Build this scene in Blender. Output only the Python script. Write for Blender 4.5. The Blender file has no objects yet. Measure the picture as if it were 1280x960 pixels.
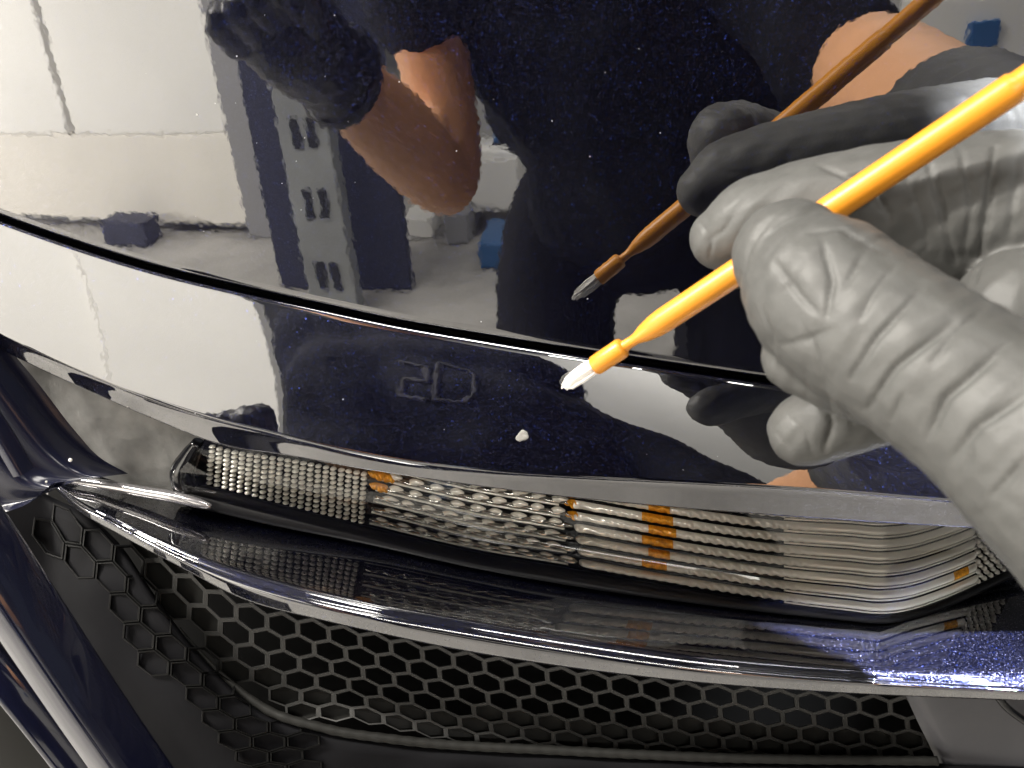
import bpy, bmesh, math, random
import numpy as np
from mathutils import Vector, Matrix
from mathutils.bvhtree import BVHTree

random.seed(7); rng = np.random.default_rng(11)
SC = bpy.context.scene
COL = SC.collection

# ------------------------------------------------------------------ camera
F = 1155.0                                   # focal length in photo pixels (1280 wide)
def unit(v): return v / np.linalg.norm(v)
def ray(px, py): return np.array([(px - 640) / F, -(py - 480) / F, -1.0])
_up = -unit(ray(830, 2848))                  # straight up, seen from the tilted phone
_y = ray(765, -60); _y = unit(_y - _up * (_y @ _up))   # straight into the car
_x = np.cross(_y, _up)
M = np.array([_x, _y, _up])
CAM = np.array([0.0, 0.0, 0.72])
def W(px, py, d): return CAM + M @ (ray(px, py) * d)   # point at depth d behind a photo pixel
def dirw(px, py): return M @ ray(px, py)
def atY(px, py, y):                                     # point of that sight line at world y
    r = dirw(px, py); return CAM + r * (y / r[1])
def atZ(px, py, z):
    r = dirw(px, py); return CAM + r * ((z - CAM[2]) / r[2])

cam = bpy.data.cameras.new('camera'); camo = bpy.data.objects.new('camera', cam); COL.objects.link(camo)
cam.sensor_width = 36.0; cam.lens = 36.0 * F / 1280.0
cam.clip_start = 0.004; cam.clip_end = 60
mw = Matrix([[M[0][0], M[0][1], M[0][2], CAM[0]], [M[1][0], M[1][1], M[1][2], CAM[1]],
             [M[2][0], M[2][1], M[2][2], CAM[2]], [0, 0, 0, 1]])
camo.matrix_world = mw
cam.dof.use_dof = True; cam.dof.focus_distance = 0.235; cam.dof.aperture_fstop = 28.0
SC.camera = camo

# ------------------------------------------------------------------ world and lamps
wd = bpy.data.worlds.new('World'); SC.world = wd; wd.use_nodes = True
wd.node_tree.nodes['Background'].inputs[0].default_value = (0.80, 0.86, 1.0, 1)
wd.node_tree.nodes['Background'].inputs[1].default_value = 0.13
SC.view_settings.view_transform = 'Standard'; SC.view_settings.look = 'None'
SC.view_settings.exposure = 0.0; SC.view_settings.gamma = 1.0
def area(name, loc, target, sx, sy, power, col):
    l = bpy.data.lights.new(name, 'AREA'); l.shape = 'RECTANGLE'; l.size = sx; l.size_y = sy
    l.energy = power; l.color = col
    o = bpy.data.objects.new(name, l); COL.objects.link(o); o.location = loc
    o.rotation_euler = (Vector(target) - Vector(loc)).to_track_quat('-Z', 'Y').to_euler()
    return o
DOORFILL = area('added_door_wash', (-2.1, -0.20, 2.45), (-2.1, -1.50, 0.0), 2.6, 0.14, 250, (1.0, 0.95, 0.86))  # added unseen lamp, brightens the mirrored door
BAYLAMP = area('bay_strip_light', (0.10, -0.06, 2.38), (0.05, -0.10, 0.6), 0.7, 0.22, 20, (1.0, 0.96, 0.90))
WALLFILL = area('added_wall_wash', (1.2, -2.05, 2.38), (1.2, -2.40, 1.0), 1.8, 0.16, 75, (1.0, 0.96, 0.90))  # added unseen lamp, lifts the grey wall at right

LOWFILL = area('added_low_light', (-3.3, -0.55, 0.50), (-1.9, -1.88, 0.42), 0.9, 0.12, 95, (1.0, 0.95, 0.87))  # added low lamp, evens out the brightness of the door
ARMFILL = area('added_arm_light', (-0.75, 0.02, 1.35), (-0.2, -0.45, 0.58), 0.30, 0.08, 18, (1.0, 0.95, 0.88))  # added lamp, brightens the bent arm mirrored in the paint
_wt = W(1150, 815, .2055); _wl = _wt + .80*np.array([.374, .013, .927])
wl = bpy.data.lights.new('work_light', 'SPOT'); wl.energy = 1100; wl.spot_size = math.radians(5.5); wl.spot_blend = .25; wl.shadow_soft_size = .012; wl.color = (.95, .97, 1.0)
WORK = bpy.data.objects.new('work_light_beam', wl); COL.objects.link(WORK); WORK.location = tuple(_wl)
WORK.rotation_euler = (Vector(_wt) - Vector(_wl)).to_track_quat('-Z', 'Y').to_euler()

# ------------------------------------------------------------------ helpers
def tag(o, label=None, cat=None, group=None, kind=None):
    if label: o['label'] = label
    if cat: o['category'] = cat
    if group: o['group'] = group
    if kind: o['kind'] = kind
    return o
def empty(name, loc=(0, 0, 0)):
    o = bpy.data.objects.new(name, None); o.empty_display_size = 0.05; COL.objects.link(o); o.location = loc
    return o
def setparent(o, p):
    if p is not None:
        o.parent = p
        o.matrix_parent_inverse = Matrix.Translation(-Vector(p.location)) if p.type == 'EMPTY' else Matrix.Identity(4)
    return o
def mesh(name, V, Fc, mat, parent=None, smooth=True):
    me = bpy.data.meshes.new(name)
    me.from_pydata([tuple(map(float, v)) for v in V], [], Fc); me.update()
    if mat: me.materials.append(mat)
    if smooth: me.polygons.foreach_set('use_smooth', [True] * len(me.polygons))
    o = bpy.data.objects.new(name, me); COL.objects.link(o)
    return setparent(o, parent)
def gridfaces(nr, nc, base=0, closed=False):
    f = []
    for i in range(nr - 1):
        for j in range(nc if closed else nc - 1):
            k = (j + 1) % nc
            f.append((base + i*nc + j, base + (i+1)*nc + j, base + (i+1)*nc + k, base + i*nc + k))
    return f
def grid(name, P, mat, parent=None, smooth=True):
    P = np.asarray(P); nr, nc = P.shape[:2]
    i, j = nr//2, nc//2
    nrm = np.cross(P[min(i+1, nr-1), j] - P[max(i-1, 0), j], P[i, min(j+1, nc-1)] - P[i, max(j-1, 0)])
    if nrm @ (CAM - P[i, j]) < 0: P = P[:, ::-1]      # outside faces the viewer
    return mesh(name, P.reshape(-1, 3), gridfaces(nr, nc), mat, parent, smooth)
def boxdata(lo, hi):
    x0, y0, z0 = lo; x1, y1, z1 = hi
    v = [(x0,y0,z0),(x1,y0,z0),(x1,y1,z0),(x0,y1,z0),(x0,y0,z1),(x1,y0,z1),(x1,y1,z1),(x0,y1,z1)]
    return v, [(0,3,2,1),(4,5,6,7),(0,1,5,4),(1,2,6,5),(2,3,7,6),(3,0,4,7)]
def box(name, lo, hi, mat, parent=None, bev=0.0):
    v, f = boxdata(lo, hi)
    o = mesh(name, v, f, mat, parent, smooth=False)
    if bev:
        m = o.modifiers.new('bevel', 'BEVEL'); m.width = bev; m.segments = 2
    return o
def cr(xs, ys, x):                           # smooth monotone-ish interpolation (Catmull-Rom on knots)
    xs = np.asarray(xs, float); ys = np.asarray(ys, float); x = np.atleast_1d(np.asarray(x, float))
    m = np.gradient(ys, xs)
    i = np.clip(np.searchsorted(xs, x) - 1, 0, len(xs) - 2)
    h = xs[i+1] - xs[i]; t = (x - xs[i]) / h
    lo = x < xs[0]; hi = x > xs[-1]
    y = (2*t**3-3*t**2+1)*ys[i] + (t**3-2*t**2+t)*h*m[i] + (-2*t**3+3*t**2)*ys[i+1] + (t**3-t**2)*h*m[i+1]
    y[lo] = ys[0] + m[0]*(x[lo]-xs[0]); y[hi] = ys[-1] + m[-1]*(x[hi]-xs[-1])
    return y
def curve(pts):
    xs, ys = zip(*pts)
    return lambda x: cr(xs, ys, x)
def spline3(P, n):                           # resample a 3-D polyline smoothly
    P = np.asarray(P, float); s = np.r_[0, np.cumsum(np.linalg.norm(np.diff(P, axis=0), axis=1))]
    t = np.linspace(0, s[-1], n)
    return np.stack([cr(s, P[:, k], t) for k in range(P.shape[1])], 1)
def tube(P, R, ns=12, cap=True):
    P = np.asarray(P, float); n = len(P); R = np.broadcast_to(R, n)
    T = np.gradient(P, axis=0); T /= np.linalg.norm(T, axis=1)[:, None]
    a = np.array([0, 0, 1.0]) if abs(T[0][2]) < .9 else np.array([1.0, 0, 0])
    V = []; u = unit(np.cross(T[0], a))
    for i in range(n):
        u = unit(u - T[i]*(u @ T[i])); v = np.cross(T[i], u)
        for k in range(ns):
            an = 2*math.pi*k/ns; V.append(P[i] + R[i]*(math.cos(an)*u + math.sin(an)*v))
    f = gridfaces(n, ns, closed=True)
    if cap: f += [tuple(range(ns)), tuple(range((n-1)*ns, n*ns))[::-1]]
    return V, f
def join(parts):
    V = []; Fc = []
    for v, f in parts:
        b = len(V); V += list(v); Fc += [tuple(i + b for i in q) for q in f]
    return V, Fc
def sphere(c, r, nu=10, nv=6):
    V = []; 
    for i in range(nv + 1):
        t = math.pi * i / nv
        for j in range(nu):
            p = 2*math.pi*j/nu
            V.append((c[0]+r*math.sin(t)*math.cos(p), c[1]+r*math.sin(t)*math.sin(p), c[2]+r*math.cos(t)))
    return V, gridfaces(nv+1, nu, closed=True)
def capsules(chains, ns=20):                 # chains of (point, radius) -> overlapping tubes with round ends
    parts = []
    for ch in chains:
        P = np.array([c[0] for c in ch]); R = np.array([c[1] for c in ch])
        n = max(6*len(ch), 8)
        Q = spline3(np.c_[P, R], n)
        parts.append(tube(Q[:, :3], Q[:, 3], ns))
        parts.append(sphere(Q[0, :3], Q[0, 3]*.995, ns, 12)); parts.append(sphere(Q[-1, :3], Q[-1, 3]*.995, ns, 12))
    return join(parts)
def remeshed(chains, voxel, smooth_it, ns=20):   # union of the chains as one skin: verts, faces, normals
    V, f = capsules(chains, ns)
    me = bpy.data.meshes.new('tmp'); me.from_pydata([tuple(map(float, v)) for v in V], [], f); me.update()
    bm = bmesh.new(); bm.from_mesh(me); bmesh.ops.recalc_face_normals(bm, faces=bm.faces); bm.to_mesh(me); bm.free()
    o = bpy.data.objects.new('tmp', me); COL.objects.link(o)
    m = o.modifiers.new('r', 'REMESH'); m.mode = 'VOXEL'; m.voxel_size = voxel; m.adaptivity = 0
    if smooth_it:
        s = o.modifiers.new('s', 'SMOOTH'); s.factor = 0.5; s.iterations = smooth_it
    dg = bpy.context.evaluated_depsgraph_get(); ev = o.evaluated_get(dg)
    out = bpy.data.meshes.new_from_object(ev)
    bpy.data.objects.remove(o); bpy.data.meshes.remove(me)
    nv = len(out.vertices)
    co = np.empty(nv*3); out.vertices.foreach_get('co', co); no = np.empty(nv*3); out.vertex_normals.foreach_get('vector', no)
    return out, co.reshape(-1, 3), no.reshape(-1, 3)
def bvhof(me):
    bm = bmesh.new(); bm.from_mesh(me); t = BVHTree.FromBMesh(bm); bm.free(); return t
def meshobj(name, me, co, mat, parent):
    me.vertices.foreach_set('co', np.asarray(co, float).ravel()); me.update()
    me.materials.clear(); me.materials.append(mat); me.name = name
    me.polygons.foreach_set('use_smooth', [True]*len(me.polygons))
    o = bpy.data.objects.new(name, me); COL.objects.link(o)
    return setparent(o, parent)

# ------------------------------------------------------------------ materials
def newmat(name):
    m = bpy.data.materials.new(name); m.use_nodes = True
    nt = m.node_tree; return m, nt, nt.nodes, nt.links, nt.nodes['Principled BSDF']
def simple(name, col, rough=.5, metal=0., spec=.5, bump=None, vary=None, coat=0.):
    m, nt, N, L, b = newmat(name)
    b.inputs['Base Color'].default_value = (*col, 1); b.inputs['Roughness'].default_value = rough
    b.inputs['Metallic'].default_value = metal; b.inputs['Specular IOR Level'].default_value = spec
    b.inputs['Coat Weight'].default_value = coat; b.inputs['Coat Roughness'].default_value = .03
    tc = N.new('ShaderNodeTexCoord')
    if bump:
        n = N.new('ShaderNodeTexNoise'); n.inputs['Scale'].default_value = bump[0]; n.inputs['Detail'].default_value = 4
        L.new(tc.outputs['Object'], n.inputs['Vector'])
        bp = N.new('ShaderNodeBump'); bp.inputs['Strength'].default_value = 1; bp.inputs['Distance'].default_value = bump[1]
        L.new(n.outputs['Fac'], bp.inputs['Height']); L.new(bp.outputs['Normal'], b.inputs['Normal'])
    if vary:
        n = N.new('ShaderNodeTexNoise'); n.inputs['Scale'].default_value = vary[0]; n.inputs['Detail'].default_value = 5
        L.new(tc.outputs['Object'], n.inputs['Vector'])
        r = N.new('ShaderNodeMapRange'); r.inputs[1].default_value = .3; r.inputs[2].default_value = .7
        r.inputs[3].default_value = 1 - vary[1]; r.inputs[4].default_value = 1 + vary[1]
        L.new(n.outputs['Fac'], r.inputs[0])
        mx = N.new('ShaderNodeMix'); mx.data_type = 'RGBA'; mx.blend_type = 'MULTIPLY'; mx.inputs[0].default_value = 1
        mx.inputs[6].default_value = (*col, 1); L.new(r.outputs[0], mx.inputs[7]); L.new(mx.outputs[2], b.inputs['Base Color'])
    return m
def paint(name, ior=2.55, peel=4.6e-6):
    m, nt, N, L, b = newmat(name)
    tc = N.new('ShaderNodeTexCoord')
    vo = N.new('ShaderNodeTexVoronoi'); vo.inputs['Scale'].default_value = 4700
    L.new(tc.outputs['Object'], vo.inputs['Vector'])
    # each flake is a tiny mirror with its own tilt
    g = N.new('ShaderNodeNewGeometry')
    sub = N.new('ShaderNodeVectorMath'); sub.operation = 'SUBTRACT'; sub.inputs[1].default_value = (.5, .5, .5)
    L.new(vo.outputs['Color'], sub.inputs[0])
    sc = N.new('ShaderNodeVectorMath'); sc.operation = 'SCALE'; sc.inputs[3].default_value = .52
    L.new(sub.outputs[0], sc.inputs[0])
    ad = N.new('ShaderNodeVectorMath'); ad.operation = 'ADD'; L.new(g.outputs['Normal'], ad.inputs[0]); L.new(sc.outputs[0], ad.inputs[1])
    nm = N.new('ShaderNodeVectorMath'); nm.operation = 'NORMALIZE'; L.new(ad.outputs[0], nm.inputs[0])
    L.new(nm.outputs[0], b.inputs['Normal'])
    sp = N.new('ShaderNodeSeparateColor'); L.new(vo.outputs['Color'], sp.inputs[0])
    rp = N.new('ShaderNodeValToRGB'); e = rp.color_ramp.elements
    e[0].position = 0; e[0].color = (.0015, .0018, .008, 1); e[1].position = .80; e[1].color = (.002, .0026, .013, 1)
    for p, c in ((.955, (.003, .006, .04, 1)), (.982, (.006, .013, .09, 1)), (.998, (.012, .03, .13, 1))):
        q = rp.color_ramp.elements.new(p); q.color = c
    rp.color_ramp.interpolation = 'CONSTANT'
    L.new(sp.outputs[2], rp.inputs[0]); L.new(rp.outputs[0], b.inputs['Base Color'])
    b.inputs['Metallic'].default_value = .9; b.inputs['Roughness'].default_value = .30
    b.inputs['Coat Weight'].default_value = 1; b.inputs['Coat IOR'].default_value = ior; b.inputs['Coat Roughness'].default_value = .004
    n1 = N.new('ShaderNodeTexNoise'); n1.inputs['Scale'].default_value = 470; n1.inputs['Detail'].default_value = 1.5
    L.new(tc.outputs['Object'], n1.inputs['Vector'])
    bp = N.new('ShaderNodeBump'); bp.inputs['Distance'].default_value = peel; bp.inputs['Strength'].default_value = 1
    L.new(n1.outputs['Fac'], bp.inputs['Height']); L.new(bp.outputs['Normal'], b.inputs['Coat Normal'])
    return m
PAINT = paint('navy_metallic_paint')
BLACK = simple('black_plastic', (.007, .007, .008), .6, spec=.03, bump=(900, 4e-5))
TRIM = simple('navy_trim', (.007, .008, .020), .22, spec=.35)
RIMBLACK = simple('rim_black', (.004, .004, .005), .38, spec=.3)
PAINT2 = simple('navy_bar_paint', (.006, .007, .020), .10, spec=.5, coat=1)
GLOSSBLACK = simple('gloss_black', (.004, .004, .005), .12)
MESHMAT = simple('grille_plastic', (.019, .019, .018), .6, bump=(1500, 2e-5))
MESHBACK = simple('grille_blind_plastic', (.014, .014, .013), .6, spec=.15)
VOID = simple('gap_shade', (.006, .006, .006), .9, spec=.05)  # near-black colour standing in for deep shade inside gaps
CHROME = simple('reflector_chrome', (1.0, .97, .89), .12, metal=.28)
CHROMED = simple('reflector_dark_chrome', (.42, .41, .38), .15, metal=.9)
CHROMEB = simple('reflector_facet', (1.0, .975, .90), .10, metal=.22)
AMBER = simple('amber_plastic', (1.0, .42, .02), .2, metal=.35, coat=.6, bump=(1400, 3e-4), vary=(900, .35))
SATIN = simple('satin_grey_plastic', (.065, .065, .072), .42, bump=(700, 3e-5), vary=(60, .12))
GREYP = simple('floor_reflection_grey', (.15, .149, .143), .34, bump=(150, 5e-4), vary=(110, .4))  # mottled grey stands in for a blurred reflection of the floor
GLOVE = simple('grey_nitrile', (.064, .064, .061), .52, spec=.36, bump=(1800, 5e-5), vary=(260, .10))
BGLOVE = simple('black_nitrile', (.012, .012, .014), .38)
YELLOW = simple('yellow_plastic', (.60, .235, .016), .36, bump=(600, 2e-5))
FIBRE = simple('white_fibre', (.86, .84, .80), .8, bump=(3500, 1.2e-4))
SHIRT = simple('navy_cotton', (.010, .011, .017), .9, spec=.2, bump=(30, 6e-3))
PRINT = simple('faded_print', (.05, .05, .056), .8, spec=.2)
TROUS = simple('dark_trousers', (.008, .008, .011), .9, spec=.2)
SKIN = simple('skin', (.74, .39, .21), .48, vary=(25, .08))
HAIR = simple('dark_hair', (.012, .009, .007), .6)
WHITEW = simple('white_door_paint', (.80, .79, .76), .5, vary=(3, .04))
CREAM = simple('cream_board', (.78, .75, .69), .6, vary=(4, .05))
GROOVE = simple('grey_groove', (.48, .48, .48), .7)
JAMB = simple('grey_jamb', (.26, .26, .27), .6)
NAVYW = simple('dark_blue_board', (.020, .022, .048), .6)
COLM = simple('grey_steel', (.24, .25, .25), .5, vary=(6, .2))
CONC = simple('garage_concrete', (.36, .35, .335), .55, vary=(5, .22), bump=(40, 2e-3))
WALLG = simple('grey_wall_paint', (.40, .40, .39), .7, vary=(3, .06))
BLUE = simple('blue_plastic', (.03, .11, .28), .4)
WHITEP = simple('white_plastic', (.80, .79, .76), .4)
DARKM = simple('dark_metal', (.012, .013, .020), .5)
PHONE = simple('phone_black', (.01, .01, .011), .25)
CHIP = simple('bare_primer', (.24, .235, .22), .7, bump=(2500, 3e-4))
GLINT = simple('flake_glint', (.75, .75, .78), .8)  # pale colour for painted flake glints
def lensmat():
    m, nt, N, L, b = newmat('clear_lens'); N.remove(b)
    o = N['Material Output']; t = N.new('ShaderNodeBsdfTransparent'); t.inputs[0].default_value = (.96, .96, .95, 1)
    g = N.new('ShaderNodeBsdfGlossy'); g.inputs['Roughness'].default_value = .02
    fr = N.new('ShaderNodeFresnel'); fr.inputs[0].default_value = 1.65
    mx = N.new('ShaderNodeMixShader'); L.new(fr.outputs[0], mx.inputs[0]); L.new(t.outputs[0], mx.inputs[1]); L.new(g.outputs[0], mx.inputs[2])
    L.new(mx.outputs[0], o.inputs[0]); return m
LENS = lensmat()

# ================================================================== SETTING
tag(box('floor', (-6, -7, -.12), (6, 4, 0), CONC), kind='structure')
tag(box('wall', (-6, -2.62, .004), (6, -2.50, 3.0), WALLG), kind='structure')
tag(box('ceiling', (-6, -2.498, 2.62), (6, 4, 2.70), simple('ceiling_paint', (.07, .07, .075), .8)), kind='structure')

# ================================================================== THE CAR
CAR = empty('car', (0, .9, 0))
tag(CAR, 'dark navy metallic car, front corner with clear turn signal and honeycomb grille', 'car')
XC, RX, RZ = .0, 1.5, 5.0
def Yh(x, z): return .186 + (x-XC)**2/(2*RX) + (z-.70)**2/(2*RZ)
def hoodpt(px, py, off=0.0):
    r = dirw(px, py); y = .186
    for _ in range(12):
        p = CAM + r*(y/r[1]); y = Yh(p[0], p[2]) + off
    return CAM + r*(y/r[1])
hood_edge = curve([(-150,205),(0,265),(100,300),(200,330),(300,354),(400,376),(500,397),(600,414),(700,430),(800,445),(900,460),(1000,474),(1100,486),(1250,502),(1450,518)])
US = np.linspace(-160, 1440, 161)
rows = []
for v in np.linspace(0, 1, 90):
    rows.append([hoodpt(u, -170 + (hood_edge(u)[0] + 170)*v) for u in US])
for dpy, off in ((1.3, .00012), (2.5, .0004), (3.6, .0010), (4.4, .0020), (4.8, .0045), (5.0, .009)):
    rows.append([hoodpt(u, hood_edge(u)[0] + dpy, off) for u in US])
HOOD = grid('front_panel', np.array(rows), PAINT, CAR)
HOODPTS = np.array(rows)

# near-black sheet standing in for the shade in the seam gap
rows = [[hoodpt(u, hood_edge(u)[0] + d, .0062) for u in US] for d in (-3, 22)]
grid('seam_shade', np.array(rows), VOID, CAR)

# bumper cover: upper face leaning up, then a crease and a narrow face over the lamp
band_bot = curve([(-150,333),(0,417),(90,459),(180,496),(260,522),(337,541),(410,559),(480,573),(600,588),(700,595),(820,601),(1000,611),(1232,629),(1450,645)])
roll_bot = curve([(-150,345),(0,436),(110,488),(225,537),(255,549),(360,569),(480,590),(590,606),(700,620),(880,637),(1000,646),(1241,661),(1450,673)])
EB = lambda u: math.radians(float(np.interp(u, [-150, 0, 350, 700, 1300], [17, 19, 23, 27, 29]))); QB = lambda u: float(np.interp(u, [0, 350, 700], [0.0, 1.2, 3.8]))
def bandcol(u):
    t = hoodpt(u, hood_edge(u)[0] + 13, -.0006)
    return t
def bandpt(u, py, extra=0.0):
    t = bandcol(u); r = dirw(u, py); d = t[1]/dirw(u, hood_edge(u)[0]+13)[1]
    for _ in range(10):
        p = CAM + r*d; h = max(t[2]-p[2], 0)
        y = t[1] - h*math.tan(EB(u)) + QB(u)*h*h + extra
        d = y/r[1]
    return CAM + r*d
rows = []
for dpy, off in ((9, .009), (9.3, .0045), (9.9, .0022), (10.8, .0011), (11.9, .0004), (13.2, .0001)):
    rows.append([bandpt(u, hood_edge(u)[0]+dpy, off) for u in US])
for v in np.linspace(.02, 1, 44):
    rows.append([bandpt(u, (hood_edge(u)[0]+13)*(1-v) + band_bot(u)[0]*v) for u in US])
crease = np.array([bandpt(u, band_bot(u)[0]) for u in US])
ROLLE = math.radians(7)
def rollpt(u, v, back=0.0):
    c = bandpt(u, band_bot(u)[0]); py = band_bot(u)[0]*(1-v) + roll_bot(u)[0]*v
    r = dirw(u, py); d = c[1]/dirw(u, band_bot(u)[0])[1]
    for _ in range(8):
        p = CAM + r*d; h = max(c[2]-p[2], 0)
        d = (c[1] + h*math.tan(ROLLE) - .0003*math.exp(-h/.0006) + .0003 + back)/r[1]
    return CAM + r*d
for v in (.04, .1, .2, .35, .5, .65, .8, .9, .96, 1.0):
    rows.append([rollpt(u, v) for u in US])
last = np.array(rows[-1])
for k, (dy, dz) in enumerate(((.0003, -.0003), (.001, -.0005), (.003, -.0005), (.016, .001))):
    rows.append(last + np.array([0, dy, dz]))
BAND = grid('bumper_cover', np.array(rows), PAINT, CAR)
def Yroll(u): return rollpt(u, 1.0)[1]

# ------------------------------------------------------------------ lower lip (shelf under the lamp)
YL = {}
def ylamp(u):
    u = float(u); k = round(u, 1)
    if k not in YL:
        YL[k] = Yroll(u) + .0035 + (.0135*((u-1105)/150)**1.15 if u > 1105 else 0)
    return YL[k]
lamp_bot = curve([(215,592),(250,602),(340,626),(460,656),(600,689),(700,706),(800,724),(900,741),(1000,756),(1060,763),(1100,767),(1130,764),(1180,748),(1250,716),(1320,684)])
rim_bot = curve([(40,585),(62,597),(130,611),(222,630),(330,655),(460,681),(600,712),(700,730),(850,752),(1000,770),(1060,776),(1105,779),(1150,771),(1200,752),(1255,726),(1340,690)])
lip_top = curve([(40,578),(62,598),(90,621),(150,655),(225,694),(300,723),(400,751),(480,768),(550,780),(700,805),(880,831),(1007,843),(1082,848),(1280,859),(1450,868)])
lip_bot = curve([(40,588),(62,604),(90,632),(150,669),(225,709),(300,748),(400,775),(480,793),(550,808),(700,833),(880,854),(1045,866),(1280,876),(1450,884)])
UL = np.concatenate([np.linspace(62, 300, 40), np.linspace(308, 1440, 120)])
def ZR(u):
    uu = min(u, 1105.0); return atY(uu, rim_bot(uu)[0], ylamp(uu))[2] - .0012*(max(u-1105, 0)/300)
def shelfpt(u, v):
    p0 = rim_bot(u)[0] - 6*min(1, max(0, (u-150)/150)); p1 = lip_top(u)[0]
    py = p0*(1-v) + p1*v
    p = atZ(u, py, ZR(u) - .0010*max(0, (v-.84)/.16)**2*min(1, (u-40)/200))
    return p
rows = [[shelfpt(u, v) for u in UL] for v in np.r_[np.linspace(0, .84, 16), np.linspace(.86, 1, 8)]]
front = np.array(rows[-1])
YF = lambda u: shelfpt(u, 1.0)[1]
rows = [list(r) for r in rows]
for r_ in range(16, 22):                      # the shelf rises a touch, then rolls over its front edge
    pass
for v in (.05, .12, .2, .3, .42, .55, .68, .8, .9, 1.0):
    rr = []
    for u in UL:
        py = lip_top(u)[0]*(1-v) + lip_bot(u)[0]*v
        rr.append(atY(u, py, YF(u) - .0014*math.sin(math.pi/2*min(v*2.4, 1)) + .0006*max(0, (v-.4)/.6)))
    rows.append(rr)
last = np.array(rows[-1])
for dy, dz in ((.0006, -.0003), (.002, -.0004), (.022, .002)):
    rows.append(last + np.array([0, dy, dz]))
LIP = grid('lower_lip', np.array(rows), PAINT, CAR)

# ridge running along the rear edge of the lip's pointed end
rp = []
for u, py, rad in ((60,598,.0007),(90,600,.0011),(130,606,.0013),(180,615,.0014),(225,623,.0014),(252,630,.0011),(264,633,.0006)):
    rp.append(np.r_[atY(u, py, np.interp(u, [62, 264], [YF(62.0) - .0004, ylamp(264) - .0045])), rad])
Qp = spline3(rp, 40)
v_, f_ = tube(Qp[:, :3], Qp[:, 3], 14)
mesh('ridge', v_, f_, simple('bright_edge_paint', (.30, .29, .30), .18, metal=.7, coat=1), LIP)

# grey recess panel left of the lamp, and the dark base plate in front of it
pu = np.linspace(20, 262, 40)
top_e = lambda u: roll_bot(u)[0] - 8
bot_e = curve([(20,520),(62,560),(100,585),(140,600),(200,612),(270,628)])
rows = []
for v in np.linspace(0, 1, 24):
    rows.append([atY(u, top_e(u)*(1-v) + bot_e(u)[0]*v, ylamp(max(u, 62)) + .0075 - .003*v) for u in pu])
grid('recess_panel', np.array(rows), GREYP, CAR)

# ------------------------------------------------------------------ turn signal
UL0 = lambda v: float(np.interp(v, [0, .25, .6, .8, 1], [262, 250, 226, 226, 242]))
LUL = lambda v: np.linspace(UL0(v), 1275, 200)
rows = []
for v in np.linspace(0, 1, 10):
    rows.append([atY(u, (roll_bot(u)[0]-14)*(1-v) + (rim_bot(u)[0]-2)*v, ylamp(u) + .0026) for u in LUL(v)])
SIG = grid('turn_signal', np.array(rows), GLOSSBLACK, CAR)
SIG['label'] = 'clear turn signal lamp with ribbed chrome reflector and amber inserts'
# black lower rim of the lamp
rim = []
for u in np.linspace(226, 1300, 160):
    c = (lamp_bot(u)[0] + rim_bot(u)[0])/2 + 1
    rr = max((rim_bot(u)[0] - lamp_bot(u)[0])*.5, 5)*.2/F
    rim.append(np.r_[atY(u, c, ylamp(u) + .0002), rr])
rim = np.array(rim); v_, f_ = tube(rim[:, :3], rim[:, 3], 14)
mesh('rim', v_, f_, RIMBLACK, SIG)
endcap = [np.r_[atY(u, p, ylamp(240) + .0008), r_] for u, p, r_ in ((249,553,.0016),(238,572,.0026),(230,594,.0034),(236,610,.0034),(252,620,.0030))]
Qe = spline3(endcap, 24); v_, f_ = tube(Qe[:, :3], Qe[:, 3], 16)
mesh('end_cap', v_, f_, GLOSSBLACK, SIG)

PITCH = 14.4
def rib(j, u0, u1, mat, name, r0, scal, pit, grow=0.0, step=2.0, lead=4.0):
    us = np.arange(u0, u1 + .1, step); V = []; ns = 13
    for u in us:
        py = lamp_bot(u)[0] - (j + .55)*PITCH*(1 + .10*math.exp(-((u-1100)/120)**2))
        c = atY(u, py, ylamp(u) + .0008)
        s = scal(u) if callable(scal) else scal
        p_ = pit(u) if callable(pit) else pit
        for k in range(ns):
            a = math.pi*(k/(ns-1)) - math.pi/2
            r = r0 + grow; dm = 1 + s*math.sin(2*math.pi*u/p_ + a*1.5 + j*1.1)
            end = min(1, (u-u0+1)/lead, (u1-u+1)/4)
            r *= math.sqrt(max(end, .05))
            V.append(c + np.array([0, -1.25*r*dm*math.cos(a), r*math.sin(a)]))
    return mesh(name, V, gridfaces(len(us), ns), mat, SIG)
def scal(u):
    if u < 730: return .30
    if u < 860: return .12
    if u < 960: return .28
    return .28*max(0, 1-(u-960)/70)
def pit(u): return 27.0 if u < 760 else 13.0
def ribpy(j, u): return lamp_bot(u)[0] - (j + .55)*PITCH*(1 + .10*math.exp(-((u-1100)/120)**2))
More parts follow.
